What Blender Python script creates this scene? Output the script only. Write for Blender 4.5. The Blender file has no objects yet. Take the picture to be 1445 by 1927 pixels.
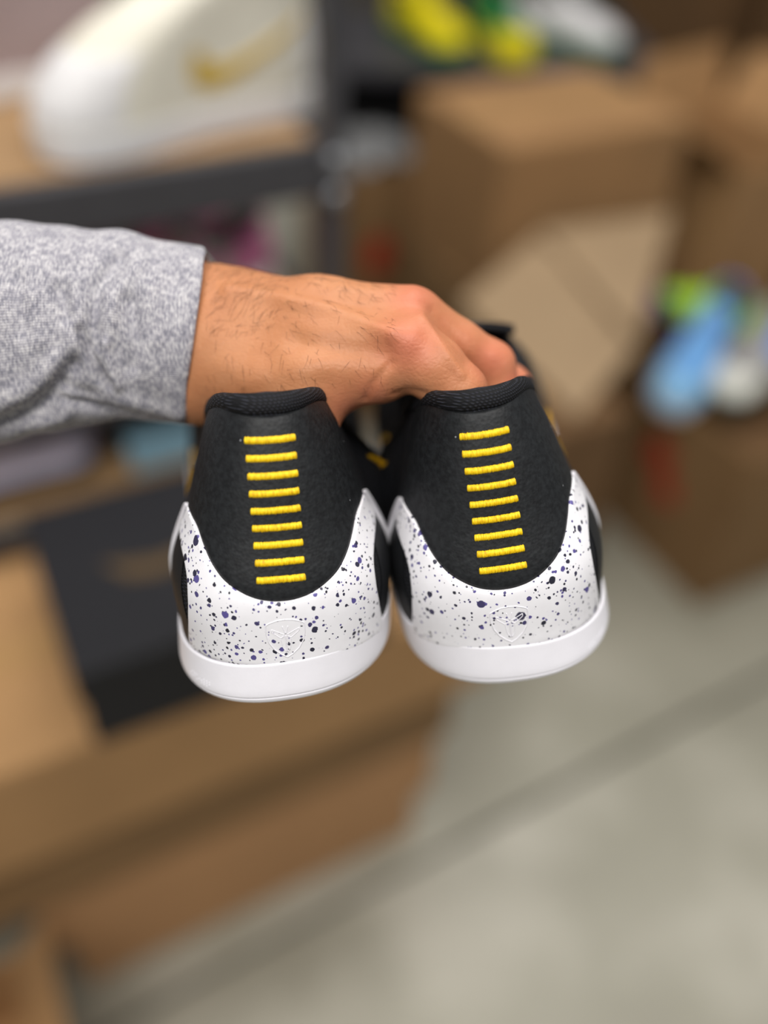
import bpy, math, random
import numpy as np
from mathutils import Matrix, Vector
random.seed(7); rng = np.random.default_rng(7)
scene = bpy.context.scene
COL = scene.collection

# ------------------------------------------------------------------ camera
FPX, PCX, PCY = 1700.0, 722.5, 963.5
CAM = np.array([0.0, 0.0, 1.5])
PITCH, ROLL = math.radians(42.7), math.radians(3.1)
FWD = np.array([0, math.cos(PITCH), -math.sin(PITCH)])
_U0 = np.array([0, math.sin(PITCH), math.cos(PITCH)])
RGT = math.cos(ROLL)*np.array([1., 0, 0]) + math.sin(ROLL)*_U0
UPV = -math.sin(ROLL)*np.array([1., 0, 0]) + math.cos(ROLL)*_U0
cd = bpy.data.cameras.new('camera'); cam = bpy.data.objects.new('camera', cd); COL.objects.link(cam)
cd.sensor_fit = 'HORIZONTAL'; cd.sensor_width = 36.0; cd.lens = 36.0*FPX/1445.0
cd.clip_start = 0.02; cd.clip_end = 50
cam.matrix_world = Matrix(((RGT[0], UPV[0], -FWD[0], CAM[0]), (RGT[1], UPV[1], -FWD[1], CAM[1]),
                           (RGT[2], UPV[2], -FWD[2], CAM[2]), (0, 0, 0, 1)))
cd.dof.use_dof = True; cd.dof.focus_distance = 0.290; cd.dof.aperture_fstop = 2.65
scene.camera = cam
# ------------------------------------------------------------------ light
w = bpy.data.worlds.new('world'); scene.world = w; w.use_nodes = True
w.node_tree.nodes['Background'].inputs[0].default_value = (0.93, 0.96, 1.0, 1)
w.node_tree.nodes['Background'].inputs[1].default_value = 0.28
YAW0 = math.radians(29)
def area(name, loc, size, sizey, power, rot=(0, 0, 0), col=(1, 0.97, 0.93)):
    l = bpy.data.lights.new(name, 'AREA'); l.shape = 'RECTANGLE'; l.size = size; l.size_y = sizey
    l.energy = power; l.color = col
    o = bpy.data.objects.new(name, l); COL.objects.link(o); o.location = loc; o.rotation_euler = rot
    return o
area('ceiling_strip_light', (0.15, 1.25, 3.2), 3.2, 0.6, 62, (0, 0, YAW0))
area('ceiling_strip_light', (-0.2, -0.9, 3.2), 3.2, 0.6, 100, (0, 0, YAW0))
area('ceiling_strip_light', (-0.6, 3.4, 3.2), 3.2, 0.6, 14, (0, 0, YAW0))
vs = scene.view_settings
vs.view_transform = 'Standard'; vs.look = 'None'; vs.gamma = 1.0; vs.use_curve_mapping = False
vs.exposure = -0.36

# ------------------------------------------------------------------ helpers
def ray(px, py): return FWD + RGT*(px-PCX)/FPX - UPV*(py-PCY)/FPX
def at_d(px, py, d): return CAM + ray(px, py)*d
def at_z(px, py, z):
    r = ray(px, py); return CAM + r*((z-CAM[2])/r[2])
YAW = math.radians(29)
UX = np.array([math.cos(YAW), math.sin(YAW), 0]); VX = np.array([-math.sin(YAW), math.cos(YAW), 0])
def lin(c):
    c = c/255.0
    return c/12.92 if c <= 0.04045 else ((c+0.055)/1.055)**2.4
def rgb(r, g, b): return (lin(r), lin(g), lin(b), 1)
def mesh(name, verts, faces, mat=None, parent=None, smooth=True):
    me = bpy.data.meshes.new(name)
    me.from_pydata([tuple(map(float, v)) for v in verts], [], [tuple(int(i) for i in f) for f in faces])
    if smooth: me.polygons.foreach_set('use_smooth', [True]*len(me.polygons))
    if mat: me.materials.append(mat)
    me.update()
    o = bpy.data.objects.new(name, me); COL.objects.link(o)
    if parent is not None: o.parent = parent
    return o
def grid_faces(n, m, cu=False, cv=False, flip=False):
    f = []
    for i in range(n if cu else n-1):
        for j in range(m if cv else m-1):
            a = i*m+j; b = ((i+1) % n)*m+j; c = ((i+1) % n)*m+(j+1) % m; d = i*m+(j+1) % m
            f.append((a, d, c, b) if flip else (a, b, c, d))
    return f
def grid(name, P, mat=None, parent=None, cu=False, cv=False, flip=False, smooth=True):
    n, m = P.shape[:2]
    return mesh(name, P.reshape(-1, 3), grid_faces(n, m, cu, cv, flip), mat, parent, smooth)
def empty(name, loc=(0, 0, 0), rz=0.0):
    o = bpy.data.objects.new(name, None); COL.objects.link(o); o.location = loc; o.rotation_euler = (0, 0, rz)
    o.empty_display_size = 0.02
    return o
def tag(o, label=None, cat=None, group=None, kind=None):
    if label: o['label'] = label
    if cat: o['category'] = cat
    if group: o['group'] = group
    if kind: o['kind'] = kind
    return o
def box_vf(sx, sy, sz, bev=0.004, c=(0, 0, 0)):
    """box centred in xy, standing on z=0, all edges chamfered"""
    vs_, fs_ = [], []
    import bmesh
    bm = bmesh.new(); bmesh.ops.create_cube(bm, size=1.0)
    for v in bm.verts: v.co = Vector((v.co.x*sx+c[0], v.co.y*sy+c[1], (v.co.z+0.5)*sz+c[2]))
    if bev > 0: bmesh.ops.bevel(bm, geom=bm.edges[:], offset=min(bev, 0.3*min(sx, sy, sz)), segments=2, affect='EDGES', profile=0.6)
    bm.verts.index_update()
    vs_ = [v.co[:] for v in bm.verts]; fs_ = [[v.index for v in f.verts] for f in bm.faces]; bm.free()
    return vs_, fs_
def box(name, size, mat, parent=None, loc=(0, 0, 0), rot=(0, 0, 0), bev=0.004):
    v, f = box_vf(*size, bev=bev); o = mesh(name, v, f, mat, parent, False)
    o.location = loc; o.rotation_euler = rot
    return o
def tube_vf(pts, r, n=8, cap=True):
    pts = np.asarray(pts, float); k = len(pts); r = np.broadcast_to(np.asarray(r, float), (k,))
    t = np.gradient(pts, axis=0); t /= np.linalg.norm(t, axis=1)[:, None]+1e-12
    ref = np.array([0, 0, 1.]) if abs(t[0][2]) < .9 else np.array([1., 0, 0])
    V = []
    for i in range(k):
        a = np.cross(t[i], ref); a /= np.linalg.norm(a); b = np.cross(t[i], a)
        for j in range(n):
            q = 2*math.pi*j/n; V.append(pts[i]+r[i]*(a*math.cos(q)+b*math.sin(q)))
    F = grid_faces(k, n, False, True)
    if cap: F += [list(range(n)), list(range((k-1)*n, k*n))[::-1]]
    return V, F
def tube(name, pts, r, mat, parent=None, n=8):
    v, f = tube_vf(pts, r, n); return mesh(name, v, f, mat, parent, True)
def pchip(xk, yk, x):
    xk = np.asarray(xk, float); yk = np.asarray(yk, float); x = np.asarray(x, float)
    h = np.diff(xk); d = np.diff(yk)/h; m = np.empty_like(yk)
    m[1:-1] = (d[1:]*h[:-1]+d[:-1]*h[1:])/(h[1:]+h[:-1]); m[0] = d[0]; m[-1] = d[-1]
    i = np.clip(np.searchsorted(xk, x)-1, 0, len(xk)-2); t = (x-xk[i])/h[i]
    return (2*t**3-3*t**2+1)*yk[i]+(t**3-2*t**2+t)*h[i]*m[i]+(-2*t**3+3*t**2)*yk[i+1]+(t**3-t**2)*h[i]*m[i+1]
def smooth01(t): t = np.clip(t, 0, 1); return t*t*(3-2*t)

# ------------------------------------------------------------------ materials
class NT:
    def __init__(s, name):
        s.m = bpy.data.materials.new(name); s.m.use_nodes = True
        s.t = s.m.node_tree; s.b = s.t.nodes['Principled BSDF']
    def n(s, typ, **kw):
        nd = s.t.nodes.new(typ)
        for k, v in kw.items():
            if hasattr(nd, k): setattr(nd, k, v)
            else: nd.inputs[k].default_value = v
        return nd
    def l(s, a, b): s.t.links.new(a, b)
    def coord(s, scale=(1, 1, 1), loc=(0, 0, 0), kind='Object'):
        c = s.n('ShaderNodeTexCoord'); mp = s.n('ShaderNodeMapping')
        mp.inputs['Scale'].default_value = scale; mp.inputs['Location'].default_value = loc
        s.l(c.outputs[kind], mp.inputs['Vector']); return mp.outputs['Vector']
    def noise(s, vec, scale, detail=4, rough=0.55):
        nd = s.n('ShaderNodeTexNoise'); nd.inputs['Scale'].default_value = scale
        nd.inputs['Detail'].default_value = detail; nd.inputs['Roughness'].default_value = rough
        s.l(vec, nd.inputs['Vector']); return nd.outputs['Fac']
    def ramp(s, fac, stops):
        r = s.n('ShaderNodeValToRGB'); e = r.color_ramp.elements
        while len(e) < len(stops): e.new(0.5)
        for q, (p, c) in zip(e, stops): q.position = p; q.color = c
        s.l(fac, r.inputs['Fac']); return r.outputs['Color']
    def math(s, op, a, b=None, clamp=False):
        m = s.n('ShaderNodeMath'); m.operation = op; m.use_clamp = clamp
        for i, v in enumerate((a, b)):
            if v is None: continue
            if isinstance(v, (int, float)): m.inputs[i].default_value = v
            else: s.l(v, m.inputs[i])
        return m.outputs[0]
    def mix(s, fac, a, b):
        m = s.n('ShaderNodeMix'); m.data_type = 'RGBA'
        for i, v in ((0, fac), (6, a), (7, b)):
            if isinstance(v, (int, float, tuple)): m.inputs[i].default_value = v
            else: s.l(v, m.inputs[i])
        return m.outputs[2]
    def bump(s, h, strength=0.3, dist=0.001):
        b = s.n('ShaderNodeBump'); b.inputs['Strength'].default_value = strength; b.inputs['Distance'].default_value = dist
        s.l(h, b.inputs['Height']); s.l(b.outputs['Normal'], s.b.inputs['Normal'])
    def color(s, c):
        if isinstance(c, tuple): s.b.inputs['Base Color'].default_value = c
        else: s.l(c, s.b.inputs['Base Color'])
    def set(s, rough=0.5, spec=0.5, metal=0.0):
        s.b.inputs['Roughness'].default_value = rough; s.b.inputs['Specular IOR Level'].default_value = spec
        s.b.inputs['Metallic'].default_value = metal
        return s.m
_mc = {}
def plain(name, c, rough=0.55, spec=0.4, var=0.08, scale=40, metal=0.0, bump=0.0):
    if name in _mc: return _mc[name]
    t = NT(name); v = t.coord(); f = t.noise(v, scale)
    lo = tuple(x*(1-var) for x in c[:3])+(1,); hi = tuple(min(1, x*(1+var)) for x in c[:3])+(1,)
    t.color(t.ramp(f, [(0.3, lo), (0.7, hi)]))
    if bump: t.bump(t.noise(v, scale*8, 2), bump, 0.001)
    _mc[name] = t.set(rough, spec, metal); return _mc[name]

def m_cardboard(name, c, seed=0.0):
    t = NT(name); v = t.coord(loc=(seed, seed*2.1, seed*0.7))
    a = t.noise(v, 6, 5); b = t.noise(t.coord(scale=(3, 3, 220)), 3, 3)
    base = t.ramp(a, [(0.25, tuple(x*.86 for x in c[:3])+(1,)), (0.75, tuple(x*1.1 for x in c[:3])+(1,))])
    t.color(t.mix(t.math('MULTIPLY', b, 0.22), base, tuple(x*.72 for x in c[:3])+(1,)))
    t.bump(b, 0.12, 0.001)
    return t.set(0.75, 0.25)
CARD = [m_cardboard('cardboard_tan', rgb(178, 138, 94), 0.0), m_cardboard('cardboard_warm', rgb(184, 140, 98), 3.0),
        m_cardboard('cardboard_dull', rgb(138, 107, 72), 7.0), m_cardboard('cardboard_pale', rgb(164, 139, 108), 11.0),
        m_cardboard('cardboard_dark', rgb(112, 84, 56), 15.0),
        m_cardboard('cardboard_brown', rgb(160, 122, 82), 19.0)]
def m_floor():
    t = NT('concrete'); v = t.coord()
    a = t.noise(v, 1.6, 6, 0.6); b = t.noise(v, 9, 5, 0.6); c = t.noise(v, 60, 3)
    base = t.ramp(a, [(0.34, rgb(142, 139, 122)), (0.5, rgb(162, 159, 142)), (0.68, rgb(206, 202, 187))])
    base = t.mix(t.math('MULTIPLY', b, 0.30), base, rgb(172, 165, 155))
    base = t.mix(t.math('MULTIPLY', c, 0.25), base, rgb(128, 124, 112))
    t.color(base); t.bump(c, 0.1, 0.001)
    return t.set(0.42, 0.45)
M_FLOOR = m_floor()
M_BLKMETAL = plain('black_powder_coat', rgb(66, 65, 69), 0.4, 0.5, 0.1, 60)
M_WOOD = plain('pale_shelf_board', rgb(152, 121, 86), 0.6, 0.3, 0.12, 14)
M_BLACKPL = plain('black_plastic', rgb(24, 24, 26), 0.45, 0.4, 0.15, 30)
M_WALL = plain('grey_wall_paint', rgb(96, 90, 80), 0.8, 0.2, 0.08, 3)

# ------------------------------------------------------------------ structure
floor = tag(mesh('floor', [(-7, -5, -0.03), (7, -5, -0.03), (7, 9, -0.03), (-7, 9, -0.03)], [(0, 1, 2, 3)],
                 plain('joint_filler', rgb(118, 116, 105), 0.85, 0.2), None, False), kind='structure')
J0 = at_z(850, 1590, 0); J1 = at_z(1445, 1270, 0); jd = (J1-J0)/np.linalg.norm(J1-J0); jn = np.array([-jd[1], jd[0], 0])
for k, sgn in enumerate((1, -1)):
    ang = math.atan2(jd[1], jd[0])
    ctr = J0 + jn*sgn*(4.0+0.0065)
    s_ = box('slab', (16, 8.0, 0.03), M_FLOOR, floor, (ctr[0], ctr[1], -0.03), (0, 0, ang), 0.003)
wall = tag(box('wall_back', (12, 0.15, 3.2), M_WALL, None, tuple(VX*4.6), (0, 0, YAW), 0.0), kind='structure')

# ------------------------------------------------------------------ shoe geometry
HERO = {'zm': 15.5, 'r': 5.0, 'w': (38.0, 38.42, 31.11, 24.29, 16.53), 'b': (0, -1.33, 3.83, 8.62, 15.34), 'L0': 51.54,
        'L4': 45.59, 'p': 2.47, 'zt': (99.98, 98.76, 96.34, 89.13), 'H': 100.0, 'mo': 1.3, 'ta': 0.07, 'sx': -1.22,
        'pm': 2.37, 'rw': 3.0, 'rb': 2.4, 'tb': 0.03, 'flare': 4.0,
        'base': [(38, 51.5), (37, 90), (37, 130), (43, 175), (47, 215), (45, 247), (35, 272), (18, 284), (0, 287)],
        'top': [(20.0, 61.5, 89.1), (22, 74, 82), (24, 88, 79), (24, 104, 82), (22, 116, 88), (18, 123, 92), (12, 127, 94), (6, 129, 95), (0, 129.5, 95)]}
class Shape:
    def __init__(s, S, sg=1):
        s.S = S; s.sg = sg
        b = np.array(S['base'], float); t = np.array(S['top'], float)
        ld = np.concatenate([[0], np.cumsum(np.linalg.norm(np.diff(b, axis=0), axis=1))])
        s.D = ld[-1]; s.ub = ld/ld[-1]
        lt = np.concatenate([[0], np.cumsum(np.linalg.norm(np.diff(t, axis=0), axis=1))]); s.ut = lt/lt[-1]
        s.b, s.t = b, t
    def zt(s, th):
        z = s.S['zt']; return pchip([0, 35, 60, 90], z, np.clip(np.abs(th), 0, 90))
    def sect(s, w, yb, L, p, th):
        a = np.radians(np.clip(np.abs(th), 0, 90)); e = 2/p
        return w*np.sin(a)**e*np.sign(th), yb+L*(1-np.clip(np.cos(a), 0, 1)**e)
    def rear(s, th, z):
        S = s.S; v = (z-S['zm'])/(S['H']-S['zm']); k = [0, .25, .5, .75, 1.]
        w = pchip(k, S['w'], v); yb = pchip(k, S['b'], v); L = S['L0']+(S['L4']-S['L0'])*v
        x, y = s.sect(w, yb, L, S['p'], th)
        return np.stack([x, y, z+0*x], -1)
    def _fwd(s, u, v):
        S = s.S
        B = np.stack([pchip(s.ub, s.b[:, 0], u), pchip(s.ub, s.b[:, 1], u), np.full_like(u, S['zm'])], -1)
        T = np.stack([pchip(s.ut, s.t[:, i], u) for i in range(3)], -1)
        c = B.copy(); c[..., :2] = B[..., :2]*1.0; c[..., 2] = S['zm']+(T[..., 2]-S['zm'])*0.62
        # toe: the vamp rises more slowly
        k = smooth01((u-0.45)/0.4)[..., None]
        c = c*(1-k*0.0); c[..., 2] -= (k[..., 0])*0.12*(T[..., 2]-S['zm'])
        vv = v[..., None]
        return (1-vv)**2*B+2*vv*(1-vv)*c+vv**2*T
    def P(s, th, v):
        """th: degrees behind |90|, millimetres of outline beyond; v 0 sole .. 1 collar"""
        th, v = np.broadcast_arrays(np.asarray(th, float), np.asarray(v, float))
        zt = s.zt(th); R = s.rear(np.clip(th, -90, 90), s.S['zm']+(zt-s.S['zm'])*v)
        u = np.clip((np.abs(th)-90)/s.D, 0, 1); Q = s._fwd(u, v); Q0 = s._fwd(np.zeros_like(u), v)
        E = R.copy(); E[..., 0] = np.abs(E[..., 0])
        k = (1-smooth01(u*2.4))[..., None]
        Fw = Q+k*(E-Q0); Fw[..., 0] += np.where(th*s.sg > 0, 1.7, 0.12)*s.S.get('flare', 0)*(0.45*np.sin(np.pi*np.clip(v, 0, 1))+1.0*np.exp(-((v-.55)/.2)**2)*smooth01((u-.03)*12))*smooth01(u*14)*(1-smooth01((u-.16)/.16)); sgn = np.where(th < 0, -1., 1.); Fw[..., 0] *= sgn
        return np.where((np.abs(th) > 90)[..., None], Fw, R)
    def Pz(s, th, z): return s.P(th, (z-s.S['zm'])/(s.zt(th)-s.S['zm']))
    def off(s, fn, th, v, d, dv=0.01):
        e = 0.4
        th = np.asarray(th, float)
        a = fn(th+e, v)-fn(th-e, v); b = fn(th, v+dv)-fn(th, v-dv)
        n = np.cross(a, b); ln = np.linalg.norm(n, axis=-1, keepdims=True); n = n/np.maximum(ln, 1e-9)
        c = fn(th, v); o = c-np.array([0, 110., 45.])
        # heel and sides bulge outward from the shoe's middle
        o[..., 1] = np.where(c[..., 1] > 60, o[..., 1]*0.35, o[..., 1])
        n *= np.sign((n*o).sum(-1, keepdims=True)+1e-12)
        return c+n*np.asarray(d)[..., None]
    def oz(s, th, z, d): return s.off(s.Pz, th, z, d, 0.4)
    def ov(s, th, v, d): return s.off(s.P, th, v, d, 0.01)
    def mid(s, th, z):
        S = s.S; r = S['r']; q = np.clip((r-z)/r, 0, 1); k0 = 1-np.sqrt(np.clip(1-q*q, 0, 1)); ins = S['rw']*k0
        x, y = s.sect(S['w'][0]+S['mo']-ins, -S['mo']+S.get('rb', S['rw'])*k0, S['L0'], S['pm'], np.clip(th, -90, 90))
        u = np.clip((np.abs(th)-90)/s.D, 0, 1)
        bx = pchip(s.ub, s.b[:, 0], u); by = pchip(s.ub, s.b[:, 1], u); e = 0.004
        tx = pchip(s.ub, s.b[:, 0], np.clip(u+e, 0, 1))-pchip(s.ub, s.b[:, 0], np.clip(u-e, 0, 1))
        ty = pchip(s.ub, s.b[:, 1], np.clip(u+e, 0, 1))-pchip(s.ub, s.b[:, 1], np.clip(u-e, 0, 1))
        ln = np.hypot(tx, ty)+1e-9; o = S['mo']-ins
        fx = np.maximum(bx+o*ty/ln, 0)*np.where(th < 0, -1, 1); fy = by-o*tx/ln
        f = np.abs(th) > 90
        x = np.where(f, fx, x); y = np.where(f, fy, y)
        k = z/S['zm']; tb = S['tb'] if s.sg > 0 else 0.0
        if s.sg > 0 and S['tb']: tb = 0.055
        fade = np.clip(1-(y-50)/80, 0, 1)
        spring = 14*smooth01((y-200)/110)
        return np.stack([x+s.sg*S['sx']*(1-k)*fade, y, z+s.sg*x*(S['ta']*k+tb*(1-k))*fade+0*spring], -1)
def ring_th(sh, nrear=64, nf=60):
    """closed list of outline parameters, toe -> left side -> heel -> right side -> toe"""
    a = np.linspace(0, 90, nrear//2+1); d = np.linspace(0, 1, nf+1)**1.0*sh.D
    half = np.concatenate([a, 90+d[1:]])
    return np.concatenate([-half[::-1][:-1], half])
MM = 0.001

def strip_patch(name, sh, A, B, offs, mat, parent, na=140, nc=14, usev=False, taper=False):
    """ruled patch between two (th,z) polylines sampled at matching parameters (A[i] faces B[i])"""
    A = np.array(A, float); B = np.array(B, float)
    m = (A+B)/2; l = np.concatenate([[0], np.cumsum(np.hypot(np.diff(m[:, 0])*0.7, np.diff(m[:, 1])*(80 if usev else 1)))]); l /= l[-1]
    t = np.linspace(0, 1, na); a = np.stack([pchip(l, A[:, i], t) for i in (0, 1)], -1); b = np.stack([pchip(l, B[:, i], t) for i in (0, 1)], -1)
    c = np.concatenate([[0, 0, 0.02, 0.06], np.linspace(0.12, 0.88, nc), [0.94, 0.98, 1, 1]])
    o = np.concatenate([[-0.3, 0.45, 0.85, 1], np.ones(nc), [1, 0.85, 0.45, -0.3]])*offs
    g = a[:, None]*(1-c)[None, :, None]+b[:, None]*c[None, :, None]
    fn = sh.ov if usev else sh.oz
    oo = np.repeat(o[None], na, 0)
    if taper: oo[:2] = np.minimum(oo[:2], np.array([-0.2, 0.35])[:, None]); oo[-2:] = np.minimum(oo[-2:], np.array([0.35, -0.2])[:, None])
    Pn = fn(g[..., 0], g[..., 1], oo)*MM
    return grid(name, Pn, mat, parent)

# swoosh-like check mark as two edges (forward mm from its tail, height fraction)
def check_strip(d0, length, v0, vlow, vtip):
    up = [(0, v0), (.2, v0-(v0-vlow)*.20), (.45, v0-(v0-vlow)*.48), (.66, v0-(v0-vlow)*.66), (.78, v0-(v0-vlow)*.66), (.86, v0-(v0-vlow)*.50), (.92, vtip)]
    lo = [(0.0, v0-.012), (.22, v0-(v0-vlow)*.36), (.48, v0-(v0-vlow)*.74), (.70, vlow+.005), (.84, vlow+.01), (.93, vlow+(vtip-vlow)*.35), (.97, vtip-.02)]
    return [(d0+length*a, b) for a, b in up], [(d0+length*a, b) for a, b in lo]

def shoe_body(root, sh, mats, lace=True, tongue=True, groove=True, nlace=6, tz=22):
    S = sh.S; th = ring_th(sh); n = len(th)
    up = mats
    # upper (kept just under the overlays)
    v = np.linspace(-0.04, 1, 36)
    Pu = sh.P(th[:, None], v[None, :])*MM
    grid('upper', Pu, up['upper'], root, True, False)
    # lining
    vl = np.linspace(1, 0.12, 16)
    Pl = sh.ov(np.repeat(th[:, None], 16, 1), np.repeat(vl[None], n, 0), np.full((n, 16), -3.2))*MM
    nb = n; V = list(Pl.reshape(-1, 3)); F = grid_faces(n, 16, True, False)
    F.append([i*16+15 for i in range(n)])
    mesh('lining', V, F, up['lining'], root)
    # collar rim: padded band rolled over the opening
    prof = [(-5.6, 0.2), (-5.3, 1.1), (-4.2, 1.7), (-2.6, 1.9), (-1.0, 1.6), (0.2, 0.7), (0.8, -0.8), (0.5, -2.4), (-0.8, -3.9), (-3.0, -4.8), (-6.0, -5.0), (-10, -4.4)]
    rows = []
    for dz, o in prof:
        zt_here = sh.P(th, np.ones(n))[:, 2]
        gh = pchip([0, 20, 48, 66, 90, 400], [1.05, 0.98, 0.74, 0.80, 0.95, 1.0], np.abs(th)); go = pchip([0, 40, 70, 95, 400], [1.0, 0.95, 0.75, 0.6, 0.8], np.abs(th)) if o > 0 else np.ones(n)
        vv = 1+np.minimum(dz, 0)*(gh if o > -3 else 1)/np.maximum(zt_here-S['zm'], 1)
        p = sh.ov(th, vv, o*go); p[:, 2] += max(dz, 0)
        rows.append(p)
    Pr = np.stack(rows, 1)*MM
    grid('collar_rim', Pr, up['rim'], root, True, False)
    # midsole
    zs = [0.0, 0.25, 0.6, 1.2, 2.0, 2.5, 2.7, 2.9, 3.3] + list(np.linspace(4.2, S['zm']-0.9, 8)) + [S['zm']-0.35, S['zm'], S['zm']+0.05]
    rows = []
    for i, z in enumerate(zs):
        p = sh.mid(th, np.full(n, z))
        if groove and z == 2.7:
            c = np.array([0, p[:, 1].mean(), z]); d_ = p-c; d_[:, 2] = 0; p = p-d_/np.linalg.norm(d_, axis=1)[:, None]*0.55
        if i == len(zs)-1:
            d_ = p.copy(); d_[:, 1] -= 120; d_[:, 2] = 0; p = p-d_/np.linalg.norm(d_, axis=1)[:, None]*np.array([4.5])[None]
        if i == len(zs)-2:
            d_ = p.copy(); d_[:, 1] -= 120; d_[:, 2] = 0; p = p-d_/np.linalg.norm(d_, axis=1)[:, None]*0.35
        rows.append(p)
    Pm = np.stack(rows, 1)*MM; m = len(zs)
    V = list(Pm.reshape(-1, 3)); F = grid_faces(n, m, True, False); F.append([i*m for i in range(n)][::-1])
    mesh('midsole', V, F, up['midsole'], root)
    if tongue:
        t = np.linspace(0, 1, 18); a = np.linspace(-1, 1, 13)
        f_y = S['top'][-1][1]; f_z = S['top'][-1][2]
        yy = f_y+46-(66)*t; zz = f_z-22+(22+tz)*t**0.9; ww = 15+9*t
        Pt = np.zeros((18, 13, 3))
        Pt[..., 0] = ww[:, None]*a[None]; Pt[..., 1] = yy[:, None]-3*(1-a[None]**2)+4*a[None]**2; Pt[..., 2] = zz[:, None]-6.0*a[None]**2+3
        n_ = np.array([0, 0.6, 0.8])
        both = np.concatenate([Pt+n_*1.8, (Pt-n_*1.8)[:, ::-1]], 1)*MM
        V = list(both.reshape(-1, 3)); F = grid_faces(18, 26, False, True); F += [list(range(26)), list(range(17*26, 18*26))[::-1]]
        mesh('tongue', V, F, up['tongue'], root)
    if lace:
        for i in range(nlace):
            k = i/(nlace-1); dd = 90+sh.D*(0.52-0.17*k)
            vv = 0.97-0.05*k
            a = sh.ov(np.array([dd]), np.array([vv]), np.array([1.0]))[0]; b = a*np.array([-1, 1, 1])
            f = np.linspace(0, 1, 9)[:, None]; pts = a*(1-f)+b*f; pts[:, 2] += 8*np.sin(np.pi*f[:, 0]); pts[:, 1] += (6 if i % 2 else -6)*(f[:, 0]-.5)
            tube('lace', pts*MM, 2.4*MM, up['lace'], root, 6)

# ---- materials of the held pair
def m_leather():
    t = NT('black_leather'); v = t.coord()
    vo = t.n('ShaderNodeTexVoronoi'); vo.inputs['Scale'].default_value = 900; t.l(v, vo.inputs['Vector'])
    nz = t.noise(v, 500, 3)
    dust = t.n('ShaderNodeTexVoronoi'); dust.inputs['Scale'].default_value = 330; t.l(v, dust.inputs['Vector'])
    sep = t.n('ShaderNodeSeparateColor'); t.l(dust.outputs['Color'], sep.inputs[0])
    thr = t.math('MULTIPLY', t.math('GREATER_THAN', sep.outputs[0], 0.955), 0.11)
    msk = t.math('LESS_THAN', dust.outputs['Distance'], thr)
    base = t.ramp(nz, [(0.35, rgb(20, 21, 23)), (0.65, rgb(32, 34, 36))])
    t.color(t.mix(t.math('MULTIPLY', msk, 0.5), base, rgb(170, 172, 176)))
    t.bump(t.math('ADD', vo.outputs['Distance'], nz), 0.35, 0.0002)
    return t.set(0.52, 0.3)
def m_speckle(name, off):
    t = NT(name); v = t.coord(loc=off)
    warp = t.n('ShaderNodeTexNoise'); warp.inputs['Scale'].default_value = 420; t.l(v, warp.inputs['Vector'])
    vm = t.n('ShaderNodeVectorMath'); vm.operation = 'SCALE'; vm.inputs[3].default_value = 0.0009; t.l(warp.outputs['Color'], vm.inputs[0])
    va = t.n('ShaderNodeVectorMath'); va.operation = 'ADD'; t.l(v, va.inputs[0]); t.l(vm.outputs[0], va.inputs[1])
    col = t.mix(t.noise(v, 260, 2), rgb(231, 229, 233), rgb(240, 239, 243))
    dens = t.noise(v, 38, 2)
    for sc, cut, rad in ((700, 0.12, 0.38), (420, 0.28, 0.40), (250, 0.58, 0.38), (125, 0.92, 0.32)):
        vo = t.n('ShaderNodeTexVoronoi'); vo.inputs['Scale'].default_value = sc; t.l(va.outputs[0], vo.inputs['Vector'])
        sep = t.n('ShaderNodeSeparateColor'); t.l(vo.outputs['Color'], sep.inputs[0])
        g = t.math('ADD', sep.outputs[0], t.math('MULTIPLY', t.math('SUBTRACT', dens, 0.5), 0.55))
        thr = t.math('MULTIPLY', t.math('MULTIPLY', t.math('SUBTRACT', g, cut, True), 1/(1-cut)), rad)
        msk = t.math('MULTIPLY', t.math('SUBTRACT', thr, vo.outputs['Distance']), 30.0, True)
        ink = t.ramp(sep.outputs[1], [(0.0, rgb(38, 38, 50)), (0.45, rgb(52, 50, 74)), (0.8, rgb(88, 80, 142))])
        col = t.mix(msk, col, ink)
    t.color(col); t.bump(t.noise(v, 900, 2), 0.05, 0.0002)
    return t.set(0.42, 0.45)
def m_knit():
    t = NT('black_knit_mesh'); v = t.coord()
    w1 = t.n('ShaderNodeTexWave'); w1.inputs['Scale'].default_value = 330; w1.inputs['Distortion'].default_value = 2.0
    w1.inputs['Detail'].default_value = 1; w1.bands_direction = 'Z'; t.l(v, w1.inputs['Vector'])
    w2 = t.n('ShaderNodeTexWave'); w2.inputs['Scale'].default_value = 410; w2.inputs['Distortion'].default_value = 2.5
    w2.bands_direction = 'DIAGONAL'; t.l(v, w2.inputs['Vector'])
    h = t.math('MULTIPLY', w1.outputs['Fac'], w2.outputs['Fac'])
    t.color(t.ramp(h, [(0.1, rgb(8, 8, 11)), (0.55, rgb(20, 21, 27)), (0.9, rgb(52, 54, 64))]))
    t.bump(h, 0.7, 0.0004)
    return t.set(0.75, 0.3)
def m_yellow():
    t = NT('yellow_embroidery_thread'); v = t.coord()
    a = t.noise(t.coord(scale=(2600, 500, 500)), 1.0, 3); t.color(t.ramp(a, [(0.25, rgb(190, 140, 0)), (0.5, rgb(238, 196, 6)), (0.72, rgb(255, 226, 40))]))
    t.bump(a, 0.6, 0.0003)
    return t.set(0.5, 0.35)
M_LEATHER, M_KNIT, M_YEL = m_leather(), m_knit(), m_yellow()
M_SOLE = plain('white_rubber', rgb(236, 234, 240), 0.42, 0.45, 0.02, 120, bump=0.04)
M_LIN = plain('black_lining', rgb(13, 13, 16), 0.85, 0.2, 0.3, 300)
M_SIDE = plain('matte_black_side', rgb(22, 23, 26), 0.55, 0.4, 0.15, 200)
M_YSW = plain('yellow_side_mark', rgb(236, 180, 20), 0.45, 0.4)

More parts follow.
